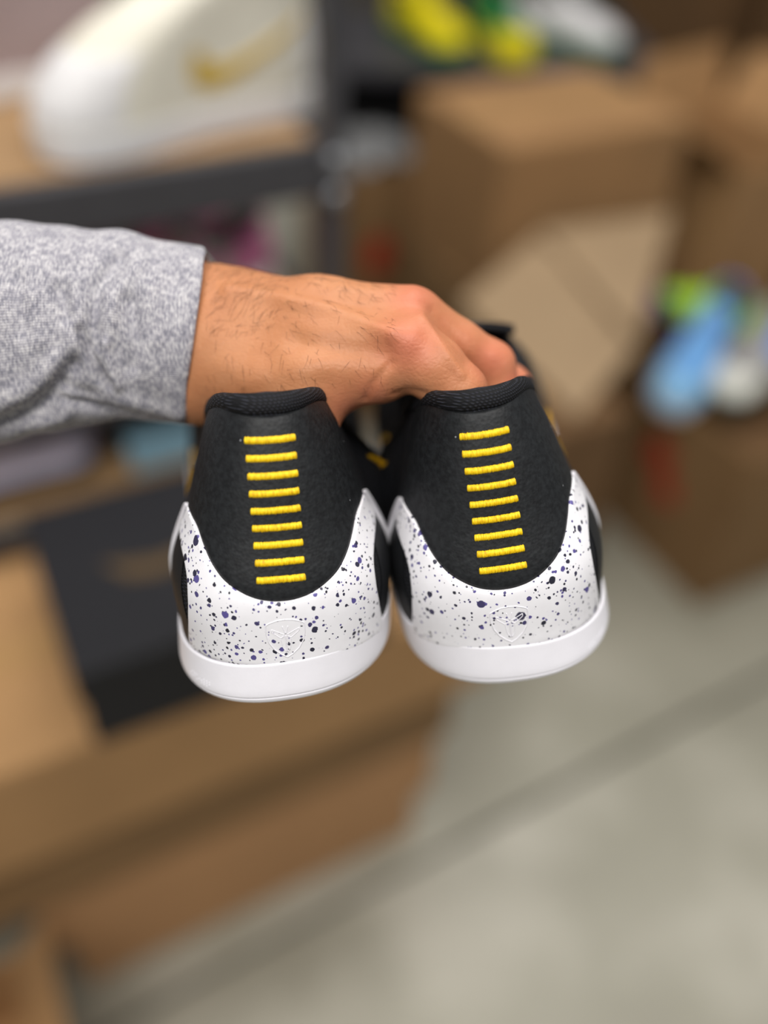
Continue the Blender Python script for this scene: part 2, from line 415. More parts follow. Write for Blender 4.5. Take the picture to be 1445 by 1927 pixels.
def rx(a): c, s = math.cos(a), math.sin(a); return np.array([[1, 0, 0], [0, c, -s], [0, s, c]])
def ry(a): c, s = math.cos(a), math.sin(a); return np.array([[c, 0, s], [0, 1, 0], [-s, 0, c]])
def rz(a): c, s = math.cos(a), math.sin(a); return np.array([[c, -s, 0], [s, c, 0], [0, 0, 1]])
CB = np.stack([RGT, -UPV, FWD], 1)
LB = np.array([[1, 0, 0], [0, 0, -1], [0, 1, 0]], float)

def held_shoe(pose, sg, label, seed):
    root = empty('basketball_shoe'); tag(root, label, 'shoe', 'held pair of low basketball shoes')
    R = CB @ (rz(pose[2]) @ ry(pose[1]) @ rx(pose[0])) @ LB; T = CAM + CB @ np.array(pose[3:])*MM
    root.matrix_world = Matrix([list(R[i])+[T[i]] for i in range(3)]+[[0, 0, 0, 1]])
    sh = Shape(HERO, sg); S = sh.S
    m = dict(upper=M_KNIT, lining=M_LIN, rim=M_KNIT, midsole=M_SOLE, tongue=M_KNIT, lace=M_SIDE)
    shoe_body(root, sh, m, tz=2)
    # leather heel panel
    pt = [(-74, 88.0), (-70, 90.8), (-64, 92.6), (-58, 93.8), (-52, 94.6), (-41, 95.2), (-27, 94.5), (-14, 93.9), (-6, 93.7), (0, 93.6)]
    pu = [(-71, 58.6), (-66, 58.4), (-60, 58.2), (-51, 57.0), (-42, 53.2), (-33, 48.6), (-24, 44.2), (-15, 40.9), (-7, 38.5), (0, 37.6)]
    mir = lambda q: q+[(-a, z) for a, z in q[::-1][1:]]
    strip_patch('heel_panel', sh, mir(pt), mir(pu), 0.7, M_LEATHER, root, 180, 44, taper=True)
    # black side insert between clip and sole
    for q in (-1, 1):
        A = [(q*47, 33), (q*60, 33), (q*80, 33), (q*110, 32), (q*150, 30)]; B = [(q*49, 13), (q*60, 13), (q*80, 13), (q*110, 13), (q*150, 13)]
        A = [(q*58, 47.0), (q*66, 49.5), (q*74, 51.5), (q*79, 48), (q*83.5, 39), (q*88, 25)]; B = [(q*50, 13), (q*60, 13), (q*70, 13), (q*77, 13), (q*83, 13), (q*88, 13)]
        strip_patch('side_insert', sh, A, B, 0.35, M_SIDE, root, 60, 10)
    # white speckled heel clip
    inner, outer = [], []
    tz = lambda th: S['zm']-1.2
    I = [(76, 57.6), (71, 59.2), (62, 58.6), (51, 56.6), (42, 52.7), (36, 49.6), (30, 46.6), (24, 43.8), (18, 41.6), (12, 39.6), (6, 38.1), (0, 37.4)]
    O = [(79, 54.5), (72, 50.5), (64, 48.2), (54, 44.6), (48.5, 39.5), (47.5, 33), (50, 26), (55, 14.3), (44, 14.3), (28, 14.3), (13, 14.3), (0, 14.3)]
    A = [(-a, b) for a, b in I]+I[::-1][1:]; B = [(-a, b) for a, b in O]+O[::-1][1:]
    msp = m_speckle('white_speckled_%d' % seed, (seed*0.37, seed*0.21, seed*0.53))
    clip = strip_patch('heel_clip', sh, A, B, 1.0, msp, root, 260, 26)
    for q in (-1, 1):   # the clip's thin arm running forward round the side
        A = [(q*69, 59.4), (q*77, 58.4), (q*83, 53), (q*87, 45), (q*90, 36), (q*93, 22)]
        B = [(q*72, 54.5), (q*76.5, 52), (q*80, 48), (q*83.5, 41), (q*86.5, 33), (q*89, 20)]
        strip_patch('clip_arm', sh, A, B, 1.2, M_SOLE, root, 50, 4)
    # nine embroidered bars
    hx = 7.68
    tt = np.linspace(0, 60, 241)
    for i in range(9):
        z0 = 86.51-5.26*i
        nx, nw = 73, 9
        xs = np.linspace(-hx, hx, nx); a = np.linspace(0, math.pi, nw)
        tab = sh.rear(tt, np.full(241, z0))[:, 0]
        thx = np.interp(np.abs(xs), tab, tt)*np.sign(xs)
        sc = 1+0.07*np.cos(np.arange(nx)*math.pi)+rng.normal(0, 0.025, nx)
        ends = np.clip(np.minimum(np.arange(nx), nx-1-np.arange(nx))/2.0, 0, 1)**0.5
        jit = rng.normal(0, 0.05, nx)
        zz = z0+jit[:, None]+1.12*(-np.cos(a))[None]*sc[:, None]*(0.85+0.15*ends[:, None])
        oo = 0.45+0.95*np.sin(a)[None]*(0.15+0.85*ends[:, None])*(1+0.16*np.cos(np.arange(nx)*math.pi))[:, None]
        grid('stripe', sh.oz(np.repeat(thx[:, None], nw, 1), zz, oo)*MM, M_YEL, root)
    # raised shield with the six-blade emblem, lines moulded in the clip
    em = empty('crest'); em.parent = root
    def emline(name, pts, r=0.2, close=False):
        pts = list(pts)+([pts[0]] if close else [])
        P0 = np.array(pts, float); l = np.concatenate([[0], np.cumsum(np.linalg.norm(np.diff(P0, axis=0), axis=1))])
        t = np.linspace(0, l[-1], max(6, int(l[-1]*3))); xs = np.interp(t, l, P0[:, 0]); zs = np.interp(t, l, P0[:, 1])
        th = np.array([np.interp(abs(x), sh.rear(tt, np.full(241, z))[:, 0], tt)*np.sign(x) for x, z in zip(xs, zs)])
        c = sh.oz(th, zs, np.full(len(th), 0.98))
        tube(name, c*MM, r*MM, M_SOLE, em, 6)
    cz = 24.6
    half = [(0, 6.9), (2.5, 6.7), (4.8, 5.9), (6.0, 5.2), (6.1, 2.2), (5.4, -1.2), (3.9, -4.0), (1.8, -6.1), (0, -7.3)]
    sh_ = [(x, cz+z) for x, z in half]+[(-x, cz+z) for x, z in half[::-1][1:-1]]
    emline('shield_outline', sh_, 0.24, True)
    for poly in ([(-4.3, 3.6), (-0.3, 1.4), (-1.6, 0.2), (-4.3, 2.6)], [(4.3, 3.6), (0.3, 1.4), (1.6, 0.2), (4.3, 2.6)],
                 [(-1.6, 0.0), (-0.15, 1.2), (-0.15, -5.4), (-1.2, -3.4)], [(1.6, 0.0), (0.15, 1.2), (0.15, -5.4), (1.2, -3.4)],
                 [(-0.9, 4.6), (0, 1.6), (0.9, 4.6)]):
        emline('emblem_blade', [(x, cz+z) for x, z in poly], 0.17, len(poly) == 4)
    # yellow side marks
    for q in (-1, 1):
        up, lo = check_strip(108, 92, 0.66, 0.12, 0.42)
        strip_patch('side_mark', sh, [(q*a, b) for a, b in up], [(q*a, b) for a, b in lo], 1.0, M_YSW, root, 60, 6, True)
    # raised dots moulded in the outer rear of the midsole
    V, F = [], []
    for c in range(9):
        for r_ in range(3):
            if rng.random() < 0.25: continue
            th = -sg*(54-c*2.0); z = 5.6+r_*0.95-c*0.12
            p = sh.mid(np.array([th]), np.array([z]))[0]; d_ = np.array([p[0], p[1]-45, 0]); d_ /= np.linalg.norm(d_)
            a = np.cross(d_, [0, 0, 1.]); b0 = len(V)
            for k in range(6): V.append((p+0.36*(a*math.cos(k*math.pi/3)+np.array([0, 0, 1.])*math.sin(k*math.pi/3)))*MM)
            V.append((p+d_*0.28)*MM)
            F += [(b0+k, b0+(k+1) % 6, b0+6) for k in range(6)]
    dots = mesh('moulded_dots', V, F, M_SOLE, root); dots['kind'] = 'stuff'
    return root
POSE_L = [0.3726, -0.0991, -0.0772, -30.5464, 62.3883, 298.4751]
POSE_R = [0.4089, 0.0622, -0.1467, 45.2962, 58.2628, 308.0604]
held_shoe(POSE_L, 1, 'black low shoe with white speckled heel hanging from the thumb, nearest the sleeve', 1)
held_shoe(POSE_R, -1, 'black low shoe with white purple-splattered heel hooked by the fingers, farther from the sleeve', 2)

# ------------------------------------------------------------------ hand and sleeve
DZ, RS = -18.0, 0.945     # the hand's distance and girth
def cm(px, py, d):
    d = d+DZ
    return np.array([(px-PCX)/FPX*d, (py-PCY)/FPX*d, d], float)
def cw(p): return CAM + (np.asarray(p) @ CB.T)*MM
def smin(a, b, k):
    h = np.clip(0.5+0.5*(b-a)/k, 0, 1); return b*(1-h)+a*h-k*h*(1-h)
H = 1.15
gx = np.arange(-158, 72, H); gy = np.arange(-112, 10, H); gz = np.arange(276, 384, H)
G = np.stack(np.meshgrid(gx, gy, gz, indexing='ij'), -1).astype(np.float32)
def cone(a, b, ra, rb, sc=(1, 1, 1)):
    ra, rb = ra*RS, rb*RS
    a = np.array(a, np.float32); b = np.array(b, np.float32); sc = np.array(sc, np.float32)
    # only evaluate near the segment
    lo = np.minimum(a, b)-max(ra, rb)-16; hi = np.maximum(a, b)+max(ra, rb)+16
    ix = [slice(max(0, int((lo[i]-g[0])/H)), max(0, int((hi[i]-g[0])/H)+2)) for i, g in enumerate((gx, gy, gz))]
    q = (G[ix[0], ix[1], ix[2]]-a)*sc; d = (b-a)*sc
    t = np.clip((q@d)/(d@d), 0, 1); r = ra+(rb-ra)*t
    return ix, np.linalg.norm(q-t[..., None]*d, axis=-1)-r
FLD = np.full(G.shape[:3], 40.0, np.float32)
def add(k, a, b, ra, rb, sc=(1, 1, 1)):
    ix, v = cone(a, b, ra, rb, sc); FLD[ix[0], ix[1], ix[2]] = smin(FLD[ix[0], ix[1], ix[2]], v, k)
def chain(k, pts):
    for (a, b) in zip(pts[:-1], pts[1:]): add(k, cm(*a[:3]), cm(*b[:3]), a[3], b[3])
ES = (1, 1, 1.42)
add(6, cm(-40, 628, 352), cm(300, 634, 352), 25, 26.5, ES)
add(6, cm(300, 634, 352), cm(380, 648, 351), 26.5, 29.6, ES)
add(8, cm(380, 648, 351), cm(440, 650, 349), 29.6, 26.5, ES)
add(10, cm(440, 650, 349), cm(560, 655, 343), 26, 22, (1, 1, 1.25))
chain(8, [(450, 672, 343, 16), (600, 672, 332, 15.5), (752, 660, 323, 13.4)])       # index metacarpal
chain(8, [(450, 628, 345, 18), (600, 606, 340, 15.5), (768, 603, 335, 12.6)])       # middle
chain(8, [(450, 622, 356, 18), (740, 610, 353, 12.0)])                              # ring
chain(8, [(450, 630, 366, 16), (705, 625, 369, 11.0)])                              # little
add(8, cm(520, 660, 350), cm(640, 655, 350), 18, 16)                                # palm
chain(7, [(470, 715, 340, 15), (580, 748, 331, 13.2)])                              # thumb base
chain(4, [(580, 748, 331, 13.0), (578, 835, 330, 10.4), (572, 895, 331, 9.2), (570, 905, 331, 8.6)])
add(8, cm(610, 705, 330), cm(715, 708, 326), 12, 9.5)                               # web
FB = FLD
def finger(k, pts):
    global FLD
    tmp = FLD; FLD = np.full(G.shape[:3], 40.0, np.float32)
    for (a, b) in zip(pts[:-1], pts[1:]): add(3.0, cm(*a[:3]), cm(*b[:3]), a[3], b[3])
    FLD = smin(tmp, FLD, k)
finger(2.6, [(770, 660, 323, 12.6), (815, 692, 321, 11.2), (862, 738, 322, 10.2), (882, 800, 326, 9.2), (884, 850, 331, 8.6), (880, 882, 334, 7.6)])
finger(2.6, [(785, 608, 336, 12.0), (860, 652, 340, 9.8), (922, 688, 345, 9.4), (934, 740, 347, 8.6), (934, 800, 349, 8.2), (930, 846, 350, 7.4)])
finger(2.2, [(755, 612, 354, 11.4), (870, 668, 361, 9.2), (958, 729, 366, 8.9), (966, 800, 367, 8.0), (960, 850, 367, 7.3)])
finger(2.2, [(710, 630, 369, 10.4), (820, 690, 378, 8.2), (885, 735, 384, 7.8), (895, 800, 385, 7.0), (890, 838, 385, 6.4)])
def surface_nets(Fd, org, h):
    nx, ny, nz = Fd.shape; s = Fd < 0
    acc = np.zeros((nx-1, ny-1, nz-1, 3), np.float32); cnt = np.zeros((nx-1, ny-1, nz-1), np.float32)
    for ax in range(3):
        o = [i for i in range(3) if i != ax]
        sl0 = [slice(None)]*3; sl1 = [slice(None)]*3; sl0[ax] = slice(0, -1); sl1[ax] = slice(1, None)
        f0 = Fd[tuple(sl0)]; f1 = Fd[tuple(sl1)]; cr = (f0 < 0) != (f1 < 0)
        t = np.where(cr, f0/np.where(cr, f0-f1, 1), 0)
        for da in (0, 1):
            for db in (0, 1):
                ss = [slice(None)]*3
                ss[o[0]] = slice(da, da+Fd.shape[o[0]]-1); ss[o[1]] = slice(db, db+Fd.shape[o[1]]-1)
                c = cr[tuple(ss)]; tv = t[tuple(ss)]
                cnt += c; acc[..., ax] += tv*c; acc[..., o[0]] += da*c; acc[..., o[1]] += db*c
    act = cnt > 0; idx = -np.ones(cnt.shape, np.int64); idx[act] = np.arange(act.sum())
    ijk = np.argwhere(act); V = (ijk+acc[act]/cnt[act][:, None])*h+org
    Fs = []
    for ax in range(3):
        b, c = [(1, 2), (2, 0), (0, 1)][ax]
        sl0 = [slice(None)]*3; sl1 = [slice(None)]*3; sl0[ax] = slice(0, -1); sl1[ax] = slice(1, None)
        cr = s[tuple(sl0)] != s[tuple(sl1)]; e = np.argwhere(cr)
        e = e[(e[:, b] > 0) & (e[:, c] > 0) & (e[:, b] < Fd.shape[b]-1) & (e[:, c] < Fd.shape[c]-1)]
        fl = s[tuple(sl0)][tuple(e.T)]
        q = []
        for (db, dc) in ((-1, -1), (0, -1), (0, 0), (-1, 0)):
            g = e.copy(); g[:, b] += db; g[:, c] += dc; q.append(idx[tuple(g.T)])
        q = np.stack(q, 1); q[~fl] = q[~fl][:, ::-1]; Fs.append(q)
    return V, np.concatenate(Fs)
HV, HF = surface_nets(FLD, np.array([gx[0], gy[0], gz[0]]), H)
# light Laplacian smoothing
ed = np.concatenate([HF[:, [0, 1]], HF[:, [1, 2]], HF[:, [2, 3]], HF[:, [3, 0]]]); ed = np.concatenate([ed, ed[:, ::-1]])
for _ in range(5):
    s_ = np.zeros_like(HV); c_ = np.zeros(len(HV)); np.add.at(s_, ed[:, 0], HV[ed[:, 1]]); np.add.at(c_, ed[:, 0], 1)
    HV = HV*0.4+0.6*s_/c_[:, None]
def vnormals(V, F):
    n = np.cross(V[F[:, 2]]-V[F[:, 0]], V[F[:, 3]]-V[F[:, 1]]); o = np.zeros_like(V)
    for i in range(4): np.add.at(o, F[:, i], n)
    return o/np.maximum(np.linalg.norm(o, axis=1), 1e-9)[:, None]
def pxy(V): return np.stack([PCX+FPX*V[:, 0]/V[:, 2], PCY+FPX*V[:, 1]/V[:, 2]], 1)
def pl_dist(q, pts):
    d = np.full(len(q), 1e9)
    pts = np.array(pts, float)
    if len(pts) == 1: return np.hypot(*(q-pts[0]).T)
    for a, b in zip(pts[:-1], pts[1:]):
        e = b-a; t = np.clip(((q-a)@e)/(e@e), 0, 1); d = np.minimum(d, np.hypot(*(q-a-t[:, None]*e).T))
    return d
def sculpt(V, F, items):
    n = vnormals(V, F); q = pxy(V); face = np.clip(-n[:, 2]*2.2, 0, 1); amt = np.zeros(len(V))
    for pts, amp, sig in items: amt += amp*np.exp(-(pl_dist(q, pts)/sig)**2)
    return V+n*(amt*face)[:, None]
HV = sculpt(HV, HF, [
    ([(430, 545), (520, 560), (600, 578), (690, 606), (735, 628)], 1.6, 14),           # extensor tendon
    ([(560, 640), (640, 655), (690, 660), (725, 668)], -1.9, 26),
    ([(640, 545), (720, 552), (770, 560)], 0.9, 18),
    ([(770, 636)], 1.7, 30), ([(782, 566)], 1.2, 26),
    ([(792, 596), (825, 645), (868, 705)], 0.9, 8),
    ([(812, 585), (850, 640), (880, 680)], -0.7, 9),
    ([(700, 600), (760, 590)], -0.7, 16),
    ([(470, 720), (540, 700), (600, 690)], 1.0, 26),
    ([(688, 752), (700, 725), (722, 700), (735, 685)], -0.9, 6), ([(742, 742), (770, 735), (800, 740)], -0.6, 6),
    ([(420, 600), (500, 620), (560, 640)], -0.8, 30), ([(430, 690), (480, 690)], 0.8, 25),
    ([(455, 505), (520, 520)], 0.5, 14),
    ([(925, 668)], 0.5, 18)])
# finger nails would be inside the shoes; knuckle redness as a vertex mask
nrm = vnormals(HV, HF); q = pxy(HV); red = np.zeros(len(HV))
for p_, s_, a_ in (((772, 645), 62, .95), ((780, 560), 48, .9), ((930, 675), 55, .9), ((880, 640), 50, .45), ((975, 720), 45, 1.0), ((700, 740), 45, .6), ((650, 770), 50, .6), ((830, 610), 40, .35), ((840, 700), 60, .25)):
    red = np.maximum(red, a_*np.exp(-(np.hypot(q[:, 0]-p_[0], q[:, 1]-p_[1])/s_)**2))
def m_skin():
    t = NT('skin'); v = t.coord()
    at = t.n('ShaderNodeAttribute'); at.attribute_name = 'redness'
    a = t.noise(v, 55, 4); b = t.noise(v, 420, 3)
    base = t.ramp(a, [(0.25, rgb(176, 116, 78)), (0.5, rgb(187, 127, 87)), (0.75, rgb(194, 137, 98))])
    base = t.mix(t.math('MULTIPLY', b, 0.22), base, rgb(170, 106, 70))
    base = t.mix(t.math('MULTIPLY', at.outputs['Fac'], 0.68), base, rgb(200, 110, 88))
    t.color(base)
    vo = t.n('ShaderNodeTexVoronoi'); vo.inputs['Scale'].default_value = 620; vo.feature = 'DISTANCE_TO_EDGE'; t.l(v, vo.inputs['Vector'])
    vw = t.n('ShaderNodeTexVoronoi'); vw.inputs['Scale'].default_value = 150; vw.feature = 'DISTANCE_TO_EDGE'
    t.l(t.coord(scale=(1.0, 2.2, 2.2)), vw.inputs['Vector'])
    h = t.math('ADD', t.math('MULTIPLY', vo.outputs['Distance'], 0.5), t.math('ADD', t.math('MINIMUM', vw.outputs['Distance'], 0.12), t.math('MULTIPLY', b, 0.5)))
    t.bump(h, 0.45, 0.0005)
    t.b.inputs['Subsurface Weight'].default_value = 0.12; t.b.inputs['Subsurface Radius'].default_value = (0.004, 0.0015, 0.0008)
    t.b.inputs['Subsurface Scale'].default_value = 1.0
    return t.set(0.48, 0.35)
M_SKIN = m_skin()
ppl = tag(empty('person', tuple(cw(cm(330, 645, 352)))), 'outstretched bare hand and forearm in a heather grey sleeve, holding up two shoes', 'person')
HO = np.array(ppl.location)
hand = mesh('hand', cw(HV)-HO, HF, M_SKIN, ppl)
at_ = hand.data.attributes.new('redness', 'FLOAT', 'POINT'); at_.data.foreach_set('value', red.astype(np.float32))
hand['label'] = 'bare left hand, back up, thumb and fingers hooked into the shoe collars'
# fine dark hairs on wrist and back of the hand
hc = bpy.data.curves.new('arm_hair', 'CURVE'); hc.dimensions = '3D'; hc.bevel_depth = 0.00004; hc.bevel_resolution = 0
cand = np.where((nrm[:, 2] < -0.05) & (q[:, 0] > 385) & (q[:, 0] < 740) & (q[:, 1] < 735))[0]
cnt = 0
while cnt < 430:
    i = int(rng.choice(cand)); x, y = q[i]
    p_ = 1.0 if (x < 520 and y < 640) else (0.75 if y < 570 else 0.28)
    if rng.random() > p_: continue
    cnt += 1
    n0 = nrm[i]; ang = rng.normal(-0.9 if x < 520 else 0.9, 0.45)
    if y > 640: ang = rng.normal(1.4, 0.4)
    d0 = np.array([math.cos(ang), math.sin(ang), 0]); d0 -= n0*(d0@n0); d0 /= np.linalg.norm(d0)
    side = np.cross(n0, d0); Ln = rng.uniform(3, 9)*(1.25 if x < 500 and y < 620 else 0.7); cv = rng.normal(0, 0.18)
    sp = hc.splines.new('POLY'); sp.points.add(5)
    for k in range(6):
        f = k/5; pt = HV[i]+d0*Ln*f+side*cv*Ln*f*f+n0*(0.02+0.9*f*(1-f)*rng.uniform(0.5, 1.2)-0.25*f*f)
        ww = cw(pt)-HO; sp.points[k].co = (*ww, 1); sp.points[k].radius = 1-0.75*f
hairo = bpy.data.objects.new('arm_hair', hc); COL.objects.link(hairo); hairo.parent = ppl; hairo['kind'] = 'stuff'
hc.materials.append(plain('dark_hair', rgb(58, 40, 30), 0.6, 0.3))

# sleeve
def m_heather():
    t = NT('heather_grey_knit'); v = t.coord()
    a = t.noise(t.coord(scale=(1, 1, 1)), 260, 5, 0.7)
    rowz = t.n('ShaderNodeTexNoise'); rowz.inputs['Scale'].default_value = 1.0; rowz.inputs['Detail'].default_value = 2
    uv = t.n('ShaderNodeUVMap'); mp = t.n('ShaderNodeMapping'); t.l(uv.outputs['UV'], mp.inputs['Vector']); mp.inputs['Scale'].default_value = (1500, 420, 1)
    t.l(mp.outputs['Vector'], rowz.inputs['Vector'])
    w1 = t.n('ShaderNodeTexWave'); w1.inputs['Scale'].default_value = 330; w1.inputs['Distortion'].default_value = 0.8; w1.bands_direction = 'Y'; t.l(uv.outputs['UV'], w1.inputs['Vector'])
    w2 = t.n('ShaderNodeTexWave'); w2.inputs['Scale'].default_value = 300; w2.inputs['Distortion'].default_value = 0.8; w2.bands_direction = 'X'; t.l(uv.outputs['UV'], w2.inputs['Vector'])
    k = t.math('MULTIPLY', w1.outputs['Fac'], w2.outputs['Fac'])
    mx = t.math('ADD', t.math('MULTIPLY', a, 0.45), t.math('MULTIPLY', rowz.outputs['Fac'], 0.55))
    col = t.ramp(mx, [(0.36, rgb(118, 118, 128)), (0.46, rgb(152, 150, 158)), (0.54, rgb(186, 183, 187)), (0.64, rgb(214, 211, 211))])
    t.color(t.mix(t.math('MULTIPLY', t.math('SUBTRACT', 0.6, k, True), 0.45), col, rgb(112, 112, 122)))
    t.bump(t.math('ADD', k, t.math('MULTIPLY', mx, 0.8)), 0.5, 0.0005)
    return t.set(0.9, 0.15)
SD = 352.0+DZ
tp = [(-420, 372), (-200, 395), (0, 414), (60, 423), (150, 428), (230, 436), (300, 452), (365, 461), (400, 468)]
bt = [(-420, 930), (-200, 885), (0, 838), (100, 815), (200, 795), (260, 792), (310, 799), (345, 801), (400, 797)]
nA, nP = 220, 200
ph = np.linspace(0, 2*math.pi, nP, endpoint=False)
yn = -np.cos(ph); zn = -np.sin(ph)
xend = pchip([-1, -.93, -.75, 0, .6, .9, 1], [383, 392, 397, 393, 373, 359, 352], yn)
ss = np.linspace(0, 1, nA)**0.85
X = xend[None]*(1-ss[:, None])+(-420)*ss[:, None]
top = pchip(*np.array(tp, float).T, X); bot = pchip(*np.array(bt, float).T, X)
cyv = (top+bot)/2; ryv = (bot-top)/2/FPX*SD
yy = (cyv-PCY)/FPX*SD+ryv*yn[None]*0.985; zz = SD+ryv*zn[None]*0.80
SV = np.stack([(X-PCX)/FPX*SD, yy, zz], -1)
# cuff edge rolled inwards
c0 = SV[0].mean(0)
def ringin(f, dx): r = c0+(SV[0]-c0)*f; r[:, 0] = SV[0][:, 0]+dx; return r
inner = [ringin(0.90, -14), ringin(0.925, -6), ringin(0.945, -1.0), ringin(0.962, 0.5), ringin(0.985, 0.7)]
SV = np.concatenate([np.stack(inner), SV]); n2 = SV.shape[0]
SF = np.array(grid_faces(n2, nP, False, True, True))
SVf = SV.reshape(-1, 3)
tn = vnormals(SVf, SF)
if (tn[:, 2]*(SVf[:, 2]-SD)).sum() < 0: SF = SF[:, ::-1]
wob = 1.1*np.sin(SVf[:, 0]*0.16+SVf[:, 1]*0.09)*np.sin(SVf[:, 1]*0.12+1.3)+0.5*np.sin(SVf[:, 0]*0.35-SVf[:, 1]*0.22)
fade = np.clip((SVf[:, 0].max()-SVf[:, 0])/14, 0, 1)
SVf = SVf+vnormals(SVf, SF)*(wob*fade*0.55)[:, None]
SVf = sculpt(SVf, SF, [
    ([(226, 480), (182, 540), (172, 603), (180, 650)], -2.6, 13), ([(262, 500), (215, 560), (205, 640)], 1.6, 14),
    ([(140, 530), (150, 600), (140, 650)], 1.5, 16), ([(112, 545), (124, 595)], -1.9, 15),
    ([(244, 565), (256, 640), (248, 690)], -1.7, 13), ([(280, 540), (290, 640)], 0.9, 18),
    ([(150, 622), (168, 666), (190, 711), (206, 726)], -3.6, 9), ([(196, 650), (214, 700), (222, 722)], 2.6, 13),
    ([(0, 806), (64, 775), (110, 730), (135, 690)], -3.6, 18), ([(0, 760), (70, 725), (110, 680)], 2.0, 20), ([(40, 810), (120, 786)], 2.0, 14),
    ([(118, 757), (204, 772), (262, 786)], -2.6, 9), ([(230, 752), (300, 770), (340, 785)], 1.6, 14), ([(120, 730), (170, 745)], -1.8, 14),
    ([(60, 560), (75, 640)], 1.4, 20), ([(30, 520), (40, 620)], -1.2, 18), ([(340, 560), (345, 700)], 0.6, 16), ([(318, 480), (325, 540)], -0.7, 14)])
sl = mesh('sleeve', cw(SVf)-HO, SF, m_heather(), ppl)
sl['label'] = 'heather grey knit sleeve with a plain hemmed cuff'
uvl = sl.data.uv_layers.new(name='UVMap')
uvv = np.stack([SV[..., 0]*MM, np.repeat((ph/(2*math.pi))[None], n2, 0)*0.24], -1).reshape(-1, 2)
li = np.empty(len(sl.data.loops), np.int32); sl.data.loops.foreach_get('vertex_index', li)
uvl.data.foreach_set('uv', uvv[li].astype(np.float32).ravel())

# ------------------------------------------------------------------ background sneakers
LOW = {'zm': 26, 'r': 5, 'w': (35., 36., 33., 29., 26.), 'b': (0, -1, 1, 4, 7), 'L0': 46., 'L4': 40., 'p': 2.3, 'zt': (98., 97., 93., 84.),
       'H': 98.0, 'mo': 3.0, 'ta': 0., 'sx': 0., 'pm': 2.3, 'rw': 5.0, 'tb': 0., 'base': [(35, 46), (34, 90), (36, 135), (44, 180), (50, 220), (47, 255), (36, 282), (18, 294), (0, 297)],
       'top': [(26.6, 47.5, 84), (27, 66, 76), (27, 86, 78), (25, 104, 88), (21, 118, 94), (16, 126, 97), (11, 130, 99), (5, 132, 100), (0, 132.5, 100)]}
HIGH = dict(LOW, w=(36., 37., 36., 35., 36.), b=(0, -2, 0, 1, 0), zt=(150., 150., 149., 147.), H=150.0, zm=30,
            top=[(36, 47, 147), (36, 66, 146), (35, 84, 147), (32, 100, 149), (26, 110, 150), (19, 116, 150), (12, 119, 150), (6, 121, 150), (0, 121.5, 150)])
def fabric(name, c, rough=0.7): return plain(name, c, rough, 0.3, 0.06, 60)
def sneaker(name, label, shape, pos, heading, cols, mark=None, group=None, roll=0.0, pitch=0.0, scale=1.0, toe=None, heel=None):
    root = empty(name); tag(root, label, 'shoe', group)
    root.rotation_mode = 'ZYX'
    root.matrix_world = Matrix.Translation(Vector(pos)) @ Matrix.Rotation(heading-math.pi/2, 4, 'Z') @ Matrix.Rotation(pitch, 4, 'X') @ Matrix.Rotation(roll, 4, 'Y') @ Matrix.Scale(scale, 4)
    sh = Shape(shape, 1)
    shoe_body(root, sh, cols, tz=26, groove=False)
    if toe:
        w_ = np.linspace(-1, 1, 60); th = np.where(w_ < 0, -1., 1.)*(90+sh.D*(1-np.abs(w_)*0.34)); v = np.linspace(0.02, 0.5, 12)
        o = np.full((60, 12), 1.2); o[0] = o[-1] = 0; o[:, 0] = o[:, -1] = 0
        grid('toe_cap', sh.ov(np.repeat(th[:, None], 12, 1), np.repeat(v[None], 60, 0), o)*MM, toe, root)
    if heel:
        th = np.linspace(-70, 70, 50); v = np.linspace(0.02, 0.62, 12); o = np.full((50, 12), 1.4); o[0] = o[-1] = 0; o[:, 0] = o[:, -1] = 0
        grid('heel_counter', sh.ov(np.repeat(th[:, None], 12, 1), np.repeat(v[None], 50, 0), o)*MM, heel, root)
    if mark:
        hi = shape is HIGH
        for q in (-1, 1):
            up, lo = check_strip(60 if hi else 80, 150 if hi else 110, 0.62 if hi else 0.72, 0.13 if hi else 0.16, 0.42)
            strip_patch('side_mark', sh, [(q*a, b) for a, b in up], [(q*a, b) for a, b in lo], 1.6, mark, root, 50, 5, True)
    return root
def cols(upper, midsole=None, rim=None, lace=None, lining=None, tongue=None):
    return dict(upper=upper, midsole=midsole or M_OFFW, rim=rim or upper, lace=lace or M_OFFW, lining=lining or M_LIN, tongue=tongue or upper)
M_OFFW = fabric('off_white', rgb(226, 224, 224), 0.5)
M_CREAM = fabric('cream_leather', rgb(226, 221, 206), 0.5)
M_MAUVE = fabric('mauve_grey', rgb(170, 152, 152))
M_GOLD = plain('gold_foil', rgb(232, 196, 84), 0.25, 0.6, 0.05, 30, 0.35)
M_SKY = fabric('sky_blue', rgb(110, 165, 222)); M_BLUE = fabric('bright_blue', rgb(78, 132, 212)); M_PBLUE = fabric('pale_blue', rgb(140, 190, 226))
M_LIME = fabric('lime_green', rgb(160, 212, 50)); M_PURP = fabric('deep_purple', rgb(70, 48, 112)); M_GREEN = fabric('kelly_green', rgb(26, 110, 52))
M_YELL = fabric('bright_yellow', rgb(226, 208, 10)); M_GREY = fabric('mid_grey', rgb(150, 148, 146)); M_DKGREEN = fabric('dark_teal', rgb(30, 66, 58))
M_LAV = fabric('pale_lavender', rgb(206, 202, 222))
